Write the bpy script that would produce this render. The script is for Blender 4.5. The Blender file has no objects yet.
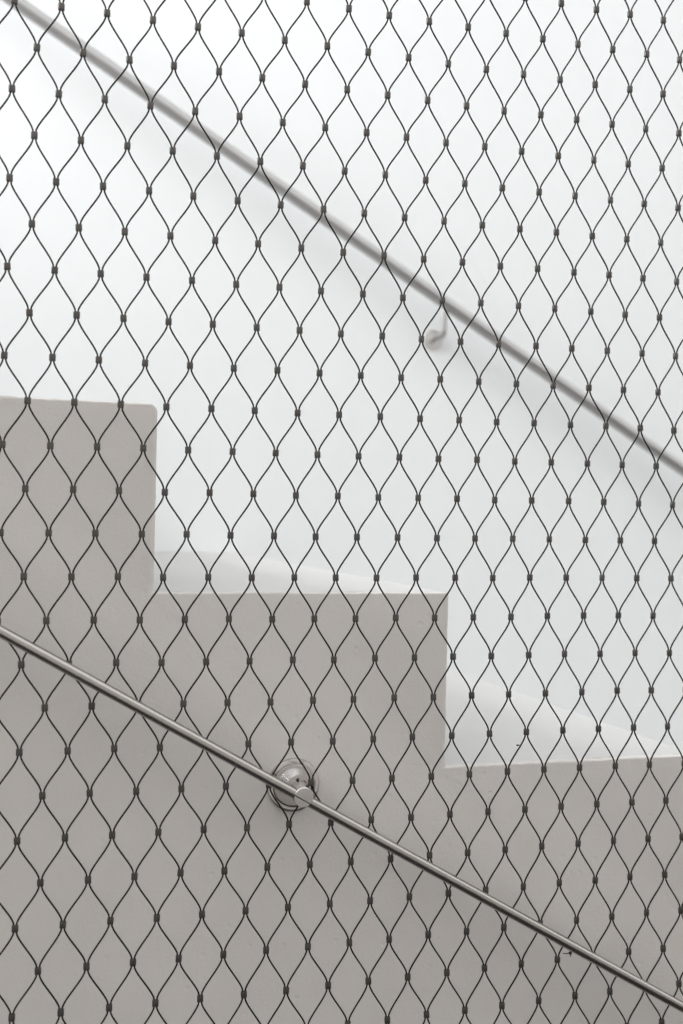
import bpy, bmesh, math, random
from mathutils import Vector, Matrix, noise

random.seed(7)
scene = bpy.context.scene
C = scene.collection

# ------------------------------------------------------------------ camera
CAMZ = 1.50                                   # eye height above the lower floor
CAM = Vector((0, 0, CAMZ))
F_PX = 1160.0
YAW, ROLL = math.radians(17.53), math.radians(1.29)
RIGHT = Vector((math.cos(YAW), -math.sin(YAW), 0))
FWD = Vector((math.sin(YAW), math.cos(YAW), 0))
UP = Vector((0, 0, 1))
cam_right = RIGHT * math.cos(ROLL) + UP * math.sin(ROLL)
cam_up = -RIGHT * math.sin(ROLL) + UP * math.cos(ROLL)
cd = bpy.data.cameras.new('camera')
cam = bpy.data.objects.new('camera', cd)
C.objects.link(cam)
m3 = Matrix((cam_right, cam_up, -FWD)).transposed()
cam.matrix_world = Matrix.Translation(CAM) @ m3.to_4x4()
cd.sensor_fit = 'VERTICAL'
cd.sensor_height = 36.0
cd.sensor_width = 24.0
cd.lens = F_PX * 36.0 / 1024.0
cd.clip_start = 0.02
cd.dof.use_dof = True
cd.dof.focus_distance = 1.09
cd.dof.aperture_fstop = 4.6
scene.camera = cam

# ------------------------------------------------------------------ light
w = bpy.data.worlds.new('soft_daylight')
scene.world = w
w.use_nodes = True
w.node_tree.nodes['Background'].inputs[0].default_value = (0.972, 0.99, 1.0, 1)
w.node_tree.nodes['Background'].inputs[1].default_value = 1.62

def skylight(loc, sx, sy, power, col):
    ld = bpy.data.lights.new('stair_skylight', 'AREA')
    ld.shape = 'RECTANGLE'
    ld.size, ld.size_y = sy, sx
    ld.energy = power
    ld.color = col
    o = bpy.data.objects.new('stair_skylight', ld)
    o.location = loc
    o.rotation_euler = (0, math.radians(-90), math.radians(0))
    C.objects.link(o)

skylight((-2.45, 1.50, CAMZ + 1.75), 0.86, 1.9, 155, (0.97, 0.99, 1.0))   # tall window at the head of the stairs, on the left

scene.view_settings.view_transform = 'Standard'
scene.view_settings.look = 'None'
scene.view_settings.gamma = 1.0
scene.view_settings.exposure = 0.0
scene.view_settings.use_curve_mapping = False

# ------------------------------------------------------------------ helpers
def mat(name, base, rough, metal=0.0, bump=None, vary=0.0, vscale=6.0, spec=0.5):
    m = bpy.data.materials.new(name)
    m.use_nodes = True
    nt = m.node_tree
    b = nt.nodes['Principled BSDF']
    b.inputs['Base Color'].default_value = (*base, 1)
    b.inputs['Roughness'].default_value = rough
    b.inputs['Metallic'].default_value = metal
    b.inputs['Specular IOR Level'].default_value = spec
    tc = nt.nodes.new('ShaderNodeTexCoord')
    if vary:
        n = nt.nodes.new('ShaderNodeTexNoise')
        n.inputs['Scale'].default_value = vscale
        n.inputs['Detail'].default_value = 6
        n.inputs['Roughness'].default_value = 0.6
        nt.links.new(tc.outputs['Object'], n.inputs['Vector'])
        r = nt.nodes.new('ShaderNodeValToRGB')
        r.color_ramp.elements[0].position = 0.3
        r.color_ramp.elements[1].position = 0.7
        r.color_ramp.elements[0].color = (*[c * (1 - vary) for c in base], 1)
        r.color_ramp.elements[1].color = (*[min(1, c * (1 + vary)) for c in base], 1)
        nt.links.new(n.outputs['Fac'], r.inputs[0])
        nt.links.new(r.outputs[0], b.inputs['Base Color'])
    if bump:
        prev = None
        for sc, st, dist, kind in bump:
            if kind == 'noise':
                t = nt.nodes.new('ShaderNodeTexNoise')
                t.inputs['Scale'].default_value = sc
                t.inputs['Detail'].default_value = 4
                out = t.outputs['Fac']
                nt.links.new(tc.outputs['Object'], t.inputs['Vector'])
            else:                                            # sparse pits
                t = nt.nodes.new('ShaderNodeTexVoronoi')
                t.inputs['Scale'].default_value = sc
                nt.links.new(tc.outputs['Object'], t.inputs['Vector'])
                mr = nt.nodes.new('ShaderNodeMapRange')
                mr.inputs['From Min'].default_value = 0.06
                mr.inputs['From Max'].default_value = 0.16
                nt.links.new(t.outputs['Distance'], mr.inputs['Value'])
                out = mr.outputs[0]
            bp = nt.nodes.new('ShaderNodeBump')
            bp.inputs['Strength'].default_value = st
            bp.inputs['Distance'].default_value = dist
            nt.links.new(out, bp.inputs['Height'])
            if prev:
                nt.links.new(prev.outputs[0], bp.inputs['Normal'])
            prev = bp
        nt.links.new(prev.outputs[0], b.inputs['Normal'])
    return m

M_FACE = mat('painted_plaster', (0.622, 0.589, 0.563), 0.75, 0,
             [(350, 0.35, 0.0012, 'noise'), (30, 0.25, 0.003, 'noise'), (48, 0.3, 0.001, 'pits')], 0.03, 9, 0.3)
M_TREAD = mat('painted_tread', (0.54, 0.533, 0.522), 0.65, 0,
              [(220, 0.25, 0.001, 'noise'), (18, 0.2, 0.002, 'noise')], 0.02, 12, 0.3)
M_WALL = mat('white_wall_paint', (0.83, 0.84, 0.845), 0.7, 0, [(60, 0.1, 0.002, 'noise')], 0.008, 2.5, 0.25)
M_FLOOR = mat('dark_floor', (0.018, 0.017, 0.016), 0.7, 0, [(40, 0.2, 0.002, 'noise')], 0.1, 5)
M_RAIL = mat('brushed_stainless', (0.40, 0.375, 0.355), 0.25, 1.0, [(900, 0.05, 0.0004, 'noise')], 0.03, 40)
M_RAIL2 = mat('satin_stainless', (0.41, 0.402, 0.398), 0.32, 1.0, None, 0.03, 40)
M_POL = mat('mirror_stainless', (0.68, 0.67, 0.66), 0.34, 1.0, None, 0.02, 60)
M_FLANGE = mat('polished_stainless', (0.62, 0.595, 0.575), 0.2, 1.0, None, 0.03, 60)
M_CABLE = mat('weathered_steel_cable', (0.010, 0.009, 0.0085), 0.5, 0.4, [(1400, 0.4, 0.0004, 'noise')], 0.15, 200, 0.35)
M_FERR = mat('weathered_steel_ferrule', (0.085, 0.078, 0.072), 0.36, 0.75, [(700, 0.2, 0.0004, 'noise')], 0.15, 150)
M_DEBRIS_SHADE = mat('dry_dark_debris_and_shade', (0.03, 0.025, 0.02), 0.9, 0, None, 0.3, 300)  # also colours the painted shade strip on the bracket disc

def link(name, bm, m, parent=None, smooth=True):
    me = bpy.data.meshes.new(name)
    bm.normal_update()
    bm.to_mesh(me)
    bm.free()
    me.materials.append(m)
    if smooth:
        me.shade_smooth()
    o = bpy.data.objects.new(name, me)
    C.objects.link(o)
    o.parent = parent
    return o

def tag(o, label=None, cat=None, group=None, kind=None):
    for k, v in (('label', label), ('category', cat), ('group', group), ('kind', kind)):
        if v:
            o[k] = v
    return o

def empty(name, loc=(0, 0, 0)):
    o = bpy.data.objects.new(name, None)
    o.location = loc
    o.empty_display_size = 0.05
    C.objects.link(o)
    return o

def box(bm, x0, x1, y0, y1, z0, z1):
    v = [bm.verts.new(p) for p in ((x0, y0, z0), (x1, y0, z0), (x1, y1, z0), (x0, y1, z0),
                                   (x0, y0, z1), (x1, y0, z1), (x1, y1, z1), (x0, y1, z1))]
    for f in ((3, 2, 1, 0), (4, 5, 6, 7), (0, 1, 5, 4), (1, 2, 6, 5), (2, 3, 7, 6), (3, 0, 4, 7)):
        bm.faces.new([v[i] for i in f])

def tube(bm, pts, rad, n=8, caps=True):
    """sweep a circle of radius rad (number or list) along pts"""
    rings = []
    ref = None
    for i, p in enumerate(pts):
        a = pts[max(i - 1, 0)]
        b = pts[min(i + 1, len(pts) - 1)]
        t = (b - a).normalized()
        if ref is None:
            ref = Vector((0, 1, 0)) if abs(t.y) < 0.9 else Vector((0, 0, 1))
        s = t.cross(ref).normalized()
        ref = s.cross(t).normalized()
        r = rad[i] if isinstance(rad, (list, tuple)) else rad
        rings.append([bm.verts.new(p + (s * math.cos(k * math.tau / n) + ref * math.sin(k * math.tau / n)) * r)
                      for k in range(n)])
    for a, b in zip(rings, rings[1:]):
        for k in range(n):
            bm.faces.new((a[k], a[(k + 1) % n], b[(k + 1) % n], b[k]))
    if caps:
        bm.faces.new(rings[0][::-1])
        bm.faces.new(rings[-1])

def lathe(bm, base, axis, prof, n=40):
    """prof: list of (distance along axis, radius)"""
    axis = axis.normalized()
    s = axis.cross(Vector((0, 0, 1))).normalized()
    u = s.cross(axis)
    rings = []
    for d, r in prof:
        c = base + axis * d
        if r < 1e-6:
            rings.append([bm.verts.new(c)])
        else:
            rings.append([bm.verts.new(c + (s * math.cos(k * math.tau / n) + u * math.sin(k * math.tau / n)) * r)
                          for k in range(n)])
    for a, b in zip(rings, rings[1:]):
        for k in range(n):
            q = (k + 1) % n
            if len(a) == 1 and len(b) > 1:
                bm.faces.new((a[0], b[q], b[k]))
            elif len(b) == 1 and len(a) > 1:
                bm.faces.new((a[k], a[q], b[0]))
            elif len(a) > 1:
                bm.faces.new((a[k], a[q], b[q], b[k]))
    bmesh.ops.recalc_face_normals(bm, faces=bm.faces)

def sharp(o, deg=35):
    o.data.set_sharp_from_angle(angle=math.radians(deg))

# ------------------------------------------------------------------ dimensions (metres)
YW = 1.05                    # stair side face
YN = 1.024                   # plane of the wire net
YF = 2.016                   # far wall
RISE, GOING = 0.1706, 0.2892
NX2, TZ2 = 0.4455, CAMZ - 0.0764       # nosing and level of the middle tread in view
UPS, DOWNS = 5, 5            # steps above / below it
LIP = 0.0078

def nose(k):                 # k grows downstairs, 0 = middle tread
    return NX2 + k * GOING, TZ2 - k * RISE

# ------------------------------------------------------------------ setting
bm = bmesh.new()
box(bm, -2.6, 3.6, YF, YF + 0.15, 0, 5.0)
tag(link('wall_back', bm, M_WALL, smooth=False), 'smooth white painted wall behind the stairs', 'wall', kind='structure')
bm = bmesh.new()
box(bm, -6, 6, -1.75, -1.6, 0, CAMZ + 1.8)  # unseen wall, added to dim sky light and metal reflections from behind the viewer
tag(link('wall_front_blocker', bm, M_FACE, smooth=False), 'unseen grey plastered wall added behind the viewer to block low sky light', 'wall', kind='structure')
bm = bmesh.new()
box(bm, -14, 14, -14, YF + 0.15, -0.1, 0)
tag(link('floor', bm, M_FLOOR, smooth=False), 'dark lower floor beside the stairs', 'floor', kind='structure')

# ------------------------------------------------------------------ staircase
stair = tag(empty('staircase', (NX2, YW, 0)), 'plastered staircase stepping down to the right behind the wire net', 'staircase')
SO = Vector((NX2, YW, 0))

def nose_radius(k):
    return {-1: 0.0085, 0: 0.0045}.get(k, 0.006)

# stepped outline of the side face, clockwise seen from the camera, dense and slightly uneven;
# every point carries its place on the arris (outer) and where the flat face begins (inner)
BT, BR = 0.0022, 0.0070      # arris width along the tread edges / along the riser edges
prof = []                    # (outer x, outer z, inner x, inner z, arris depth)
def seg(a, b, n):
    L = (Vector(b) - Vector(a)).length
    c = max(1, int(L / 0.0025))
    wd = BT if n[1] else BR
    for i in range(c):
        t = i / c
        x, z = a[0] + (b[0] - a[0]) * t, a[1] + (b[1] - a[1]) * t
        e = min(1, min(i, c - i) / 8)
        w_ = e * (0.0007 * noise.noise(Vector((x * 22, 3.1, z * 22))) + 0.0005 * noise.noise(Vector((x * 120, 7.7, z * 120))) + 0.0004 * noise.noise(Vector((x * 330, 2.2, z * 330))))
        v_ = e * (0.0010 * noise.noise(Vector((x * 60, 1.3, z * 60))) + 0.0008 * noise.noise(Vector((x * 260, 5.3, z * 260))))
        prof.append((x + n[0] * w_, z + n[1] * w_, x - n[0] * (wd + v_), z - n[1] * (wd + v_), wd))

xs, zs = nose(-UPS)
start = (xs - GOING, zs)
cur = start
for k in range(-UPS, DOWNS + 1):
    nx, nz = nose(k)
    r = nose_radius(k)
    ri = max(r, BR + 0.0012)
    seg(cur, (nx - ri, nz), (0, 1))
    for q in range(8):
        a = math.pi / 2 * (1 - q / 7)
        ca, sa = math.cos(a), math.sin(a)
        prof.append((nx - r + r * ca, nz - r + r * sa,
                     nx - ri + (ri - BR) * ca, nz - ri + (ri - BT) * sa, BT * sa * sa + BR * ca * ca))
    zb = nz - RISE if k < DOWNS else 0.0
    seg((nx, nz - ri - 0.001), (nx, zb + 0.002), (1, 0))
    if k < DOWNS:
        prof.append((nx, zb, nx - BR, zb - BT, BT))
        cur = (nx + 0.001, zb)
    else:
        prof.append((nx, 0.0, nx - BR, 0.0, BR))
prof.append((start[0], 0.0, start[0], 0.0, BT))

bm = bmesh.new()
rings = []
for q in range(6):           # rounded arris between face and the stepped edge
    a = math.pi / 2 * q / 5
    t = math.sin(a)
    rings.append([bm.verts.new((xi + (x - xi) * t - SO.x, wd * (1 - math.cos(a)), zi + (z - zi) * t)) for x, z, xi, zi, wd in prof])
rings.append([bm.verts.new((x - SO.x, LIP, z)) for x, z, _, _, _ in prof])
N = len(prof)
for a, b in zip(rings, rings[1:]):
    for i in range(N):
        j = (i + 1) % N
        bm.faces.new((a[i], b[i], b[j], a[j]))
f0 = bm.faces.new(rings[0])
f1 = bm.faces.new(rings[-1][::-1])
bmesh.ops.recalc_face_normals(bm, faces=bm.faces)
bmesh.ops.triangulate(bm, faces=[f0, f1], ngon_method='EAR_CLIP')
for f in bm.faces:
    f.smooth = True
o = link('side_face', bm, M_FACE, stair)
sharp(o, 17)
o['label'] = 'grey plastered stepped side of the stairs'

# treads and risers between side face and far wall
def tread_bm(r):             # slab with a rounded nosing
    bm = bmesh.new()
    sec = [(0, 0)] + [(GOING - r + r * math.sin(q * math.pi / 12), -r + r * math.cos(q * math.pi / 12)) for q in range(7)]
    sec += [(GOING, -0.03), (0, -0.03)]
    ra = [bm.verts.new((x, LIP, z)) for x, z in sec]
    rb = [bm.verts.new((x, YF - YW - 0.001, z)) for x, z in sec]
    for i in range(len(sec)):
        j = (i + 1) % len(sec)
        bm.faces.new((ra[i], ra[j], rb[j], rb[i]))
    bm.faces.new(ra[::-1]); bm.faces.new(rb)
    bmesh.ops.recalc_face_normals(bm, faces=bm.faces)
    return bm
treads = {}
r_ = None
for k in range(-UPS, DOWNS + 1):
    nx, nz = nose(k)
    r = nose_radius(k)
    if r not in treads:
        o = treads[r] = link('tread', tread_bm(r), M_TREAD, stair)
        sharp(o, 30)
    else:
        o = treads[r].copy(); C.objects.link(o)
    if r_ is None:
        rb_ = bmesh.new()
        box(rb_, -0.03, 0, LIP, YF - YW - 0.001, -RISE, -0.03)
        r_ = link('riser', rb_, M_TREAD, stair, smooth=False)
    else:
        r_ = r_.copy(); C.objects.link(r_)
    o.location = (nx - GOING - SO.x, 0, nz)
    r_.location = (nx - SO.x, 0, nz)

# ------------------------------------------------------------------ near handrail on the stair side
YR = YW - 0.0375
SL = 0.5762                                  # fall per metre
def near_rail(x):                            # axis height of the near rail
    return CAMZ - 0.1063 - SL * (x - 0.0220)
RR = 0.0050
rail = tag(empty('handrail', (0.2845, YW, near_rail(0.2845))),
           'thin stainless steel handrail crossing the grey stair side in front of the net', 'handrail')
RO = Vector(rail.location)
bm = bmesh.new()
tube(bm, [Vector((x, YR, near_rail(x))) - RO for x in [-1.5 + 0.1 * i for i in range(37)]], RR, 24)
o = link('rail_rod', bm, M_RAIL, rail); sharp(o, 50)

BX = 0.2885
def bracket(parent, org, base, length, s, tip_drop=0.0, tip_dx=0.0):
    """round wall flange with a flared neck, sleeve and flat end disc; axis towards -Y"""
    ax = Vector((0, -1, 0))
    b = base - org
    bm = bmesh.new()
    lathe(bm, b, ax, [(0, 0.0), (0, 0.0252 * s), (0.0016 * s, 0.0252 * s), (0.0026 * s, 0.0246 * s), (0.0030 * s, 0.0232 * s), (0.0030 * s, 0.0212 * s), (0.0022 * s, 0.0210 * s), (0.0022 * s, 0.0204 * s),
                      (0.0044 * s, 0.0200 * s), (0.0090 * s, 0.0165 * s), (0.0140 * s, 0.0127 * s), (0.0180 * s, 0.0099 * s), (0.0190 * s, 0.0097 * s), (0.0190 * s, 0)], 56)
    fl = link('wall_flange', bm, M_FLANGE, parent); sharp(fl, 28)
    bm = bmesh.new()
    a2 = Vector((tip_dx, -1, -tip_drop))
    lathe(bm, b + Vector((0, -0.0185 * s, 0)), a2, [(0, 0), (0, 0.0092 * s), (length - 0.0185 * s - 0.0008, 0.0092 * s),
                                                     (length - 0.0185 * s, 0.0086 * s), (length - 0.0185 * s, 0)], 40)
    sl = link('sleeve', bm, M_FLANGE, fl); sharp(sl, 28)
    return fl
fl = bracket(rail, RO, Vector((BX + 0.0016, YW, near_rail(BX) + 0.0030)), 0.0375 + 0.0055, 1.0, 0.07, -0.06)
tip = Vector((BX + 0.0016, YW - 0.0185, near_rail(BX) + 0.0030)) + Vector((-0.06, -1, -0.07)).normalized() * (0.0430 - 0.0185) - RO
bm = bmesh.new()                             # dark strip added across the end disc, painting the rail's shaded underside
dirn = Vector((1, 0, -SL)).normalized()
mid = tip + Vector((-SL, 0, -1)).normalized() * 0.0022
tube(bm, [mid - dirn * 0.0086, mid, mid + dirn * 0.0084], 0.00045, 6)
link('rail_shade_strip', bm, M_DEBRIS_SHADE, fl)
bm = bmesh.new()                             # grub screw in the neck
lathe(bm, Vector((BX, YW - 0.0215, near_rail(BX) + 0.0122)) - RO, Vector((0, -0.35, 1)), [(-0.001, 0), (-0.001, 0.0014), (0.0012, 0.0014), (0.0012, 0)], 12)
link('grub_screw', bm, M_DEBRIS_SHADE, fl)

# ------------------------------------------------------------------ far handrail on the white wall
YFR = YF - 0.055
def far_rail(x):
    return CAMZ + 0.6915 - 0.5650 * (x - 0.2663)
FR = 0.0115
FBX = 0.8075
frail = tag(empty('handrail', (FBX, YF, far_rail(FBX))),
            'blurred stainless steel handrail running down the white wall behind the stairs', 'handrail')
FO = Vector(frail.location)
bm = bmesh.new()
tube(bm, [Vector((x, YFR, far_rail(x))) - FO for x in [-1.4 + 0.2 * i for i in range(22)]], FR, 24)
o = link('rail_rod', bm, M_RAIL2, frail); sharp(o, 50)
bz = far_rail(FBX) - 0.0605
b = Vector((FBX, YF, bz)) - FO
bm = bmesh.new()
lathe(bm, b, Vector((0, -1, 0)), [(0, 0), (0, 0.0195), (0.002, 0.0195), (0.0028, 0.0186), (0.0030, 0.0165), (0.0034, 0.0090), (0.010, 0.0080), (0.010, 0)], 40)
fl2 = link('wall_flange', bm, M_POL, frail); sharp(fl2, 28)
bm = bmesh.new()
pts = [b + Vector((0, -0.006, 0)), b + Vector((0, -0.045, 0))]
for q in range(1, 7):
    a = math.pi / 2 * q / 6
    pts.append(b + Vector((0, -0.045 - 0.010 * math.sin(a), 0.010 * (1 - math.cos(a)))))
pts.append(Vector((FBX, YFR, far_rail(FBX) - FR * 0.9)) - FO)
tube(bm, pts, 0.0046, 16)
o = link('support_arm', bm, M_RAIL2, fl2); sharp(o, 50)

# ------------------------------------------------------------------ wire net
POLY = [(0, 0, 359.15, 14.54), (0, 1, 0.211, -527.408), (0, 2, 1.207, 0.086), (0, 3, 0.297, 0.31), (0, 4, -0.169, -2.127),
        (1, 0, 338.999, 1.249), (1, 1, -3.763, -0.868), (1, 2, -1.241, -0.474), (1, 3, 1.743, 1.302), (2, 0, -1.593, 1.972),
        (2, 1, 0.012, 0.512), (2, 2, -2.417, 2.433), (3, 0, -1.401, -0.493), (3, 1, 5.119, -0.758), (4, 0, 0.901, -2.383)]
def knot(i, j):              # the net hangs a little unevenly: low-order stretch of a regular lattice
    u, v = (i - 2) / 17, j / 14
    cu, cv = max(-1.05, min(1.05, u)), max(-1.05, min(1.05, v))
    x = z = 0
    for a, b_, px, pz in POLY:
        if a + b_ <= 1:
            t = u ** a * v ** b_
        else:
            t = cu ** a * cv ** b_
        x += px * t; z += pz * t
    rn = random.Random(i * 977 + j * 131)
    return Vector((x / 1000 + rn.uniform(-0.0004, 0.0004), YN, CAMZ + z / 1000 + rn.uniform(-0.0004, 0.0004)))

I0, I1, J0, J1 = -50, 56, -26, 27
net = tag(empty('wire_net', (0.36, YN, CAMZ)), 'stainless steel cable net of narrow diamonds hanging in front of the stairs', 'wire net')
NO = Vector(net.location)
WR, OFF, FH = 0.00080, 0.00112, 0.0029
def bez(p0, p1, p2, p3, t):
    s = 1 - t
    return p0 * s ** 3 + p1 * 3 * s * s * t + p2 * 3 * s * t * t + p3 * t ** 3
far_bm = bmesh.new()          # cables the photograph does not reach
for c in range(I0, I1):
    pts = []
    prev = None
    for j in range(J0, J1 + 1):
        i = c if (c + j) % 2 == 0 else c + 1
        side = 1 if i == c else -1
        k = knot(i, j) - NO + Vector((side * OFF, 0, 0))
        top, bot = k + Vector((0, 0, FH)), k - Vector((0, 0, FH))
        if prev is not None:
            h = (prev.z - top.z)
            for q in range(1, 10):
                t = q / 10
                pts.append(bez(prev, prev - Vector((0, 0, h * 0.22)), top + Vector((0, 0, h * 0.22)), top, t))
        pts.append(top); pts.append(bot)
        prev = bot
    for q, p in enumerate(pts):              # the cable beside the rail bracket is bent around its sleeve
        e = Vector((p.x + NO.x - BX - 0.0010, 0, p.z + NO.z - near_rail(BX) - 0.0025))
        if e.length < 0.0180:
            pts[q] = p + e.normalized() * max(0, 0.0106 + 0.35 * max(0, e.length - 0.0058) - e.length)
    if -19 <= c <= 21:
        bm = bmesh.new()
        tube(bm, pts, WR, 7)
        link('cable', bm, M_CABLE, net)
    else:
        tube(far_bm, pts, WR, 6)
o = link('cables_beyond', far_bm, M_CABLE, net)
o['kind'] = 'stuff'

# ferrules: pressed sleeves with a waist between the two cables
def ferrule_bm(bm, at=Vector(), rz=0.0, ry=0.0):
    n = 16
    sec = []
    for k in range(n):
        a = math.tau * k / n
        x, y = math.cos(a), math.sin(a)
        r = 1.0
        px = 0.0028 * math.copysign(abs(x) ** 0.6, x)
        py = 0.00185 * math.copysign(abs(y) ** 0.65, y) * (1 - 0.22 * math.exp(-(px / 0.0007) ** 2))
        sec.append((px, py))
    mt = Matrix.Translation(at) @ Matrix.Rotation(rz, 4, 'Z') @ Matrix.Rotation(ry, 4, 'Y')
    rings = []
    for z, s in ((-FH - 0.0001, 0.90), (-FH * 0.88, 1.0), (FH * 0.88, 1.0), (FH + 0.0001, 0.90)):
        rings.append([bm.verts.new(mt @ Vector((x * s, y * s, z))) for x, y in sec])
    for a, b_ in zip(rings, rings[1:]):
        for k in range(n):
            bm.faces.new((a[k], a[(k + 1) % n], b_[(k + 1) % n], b_[k]))
    bm.faces.new(rings[0][::-1]); bm.faces.new(rings[-1])

spots = []
for i in range(I0 + 1, I1):
    for j in range(J0, J1 + 1):
        if (i + j) % 2:
            continue
        k = knot(i, j)
        d = k - CAM
        depth = d.dot(FWD)
        px = 341.5 + F_PX * d.dot(cam_right) / depth
        py = 512 - F_PX * d.dot(cam_up) / depth
        inside = -2 < px < 685 and -3 < py < 1027
        rn = random.Random(i * 31 + j * 57)
        spots.append((not inside, depth, k, rn.uniform(-0.35, 0.35), rn.uniform(-0.05, 0.05)))
spots.sort(key=lambda s: (s[0], s[1]))
proto = None
for _, _, k, rz, ry in spots[:300]:
    if proto is None:
        bm = bmesh.new(); ferrule_bm(bm)
        proto = link('ferrule', bm, M_FERR, net); sharp(proto, 40)
        f = proto
    else:
        f = proto.copy(); C.objects.link(f)
    f.location = k - NO
    f.rotation_euler = (0, ry, rz)
bm = bmesh.new()
for _, _, k, rz, ry in spots[300:]:
    ferrule_bm(bm, k - NO, rz, ry)
o = link('ferrules_beyond', bm, M_FERR, net); sharp(o, 40)
o['kind'] = 'stuff'

# ------------------------------------------------------------------ bits caught in the net
def at(px, py, Y):
    qx, qy = px - 341.5, py - 512
    d = cam_right * qx - cam_up * qy + FWD * F_PX
    return CAM + d * (Y / d.y)
p = at(570.3, 953.2, YN - 0.001)
deb = tag(empty('dry_scrap', p), 'tiny dark dry plant scrap caught in the net just under the thin handrail', 'debris')
bm = bmesh.new()
tube(bm, [Vector((x, y, z)) for x, y, z in ((-0.0018, 0, 0.0006), (-0.0006, 0, 0.0004), (0.0006, 0, 0.0), (0.0014, 0, 0.0004))], [0.0005, 0.0016, 0.0018, 0.0003], 8)
link('husk', bm, M_DEBRIS_SHADE, deb)
for pts in (((-0.001, 0, 0.0004), (-0.004, 0, -0.0001), (-0.0078, 0.0006, 0.0002)), ((0.0004, 0, 0), (0.0006, 0, -0.002), (0.0001, 0, -0.0038)),
            ((0.0006, 0, 0.0004), (0.002, 0, 0.0016), (0.0028, 0, 0.003))):
    bm = bmesh.new()
    tube(bm, [Vector(q) for q in pts], [0.0006, 0.0005, 0.0004], 6)
    link('stalk', bm, M_DEBRIS_SHADE, deb)
p = at(519.3, 745.3, YN)
bm = bmesh.new()
tube(bm, [Vector((0.0006, 0, 0)), Vector((-0.001, 0, 0.0002)), Vector((-0.0022, 0, 0.0001)), Vector((-0.0034, 0, 0.0001))], [0.0003, 0.0007, 0.0009, 0.0003], 8)
o = link('thorn_scrap', bm, M_DEBRIS_SHADE)
o.location = p
tag(o, 'tiny black thorn-like scrap stuck to a cable above the lowest white tread', 'debris')
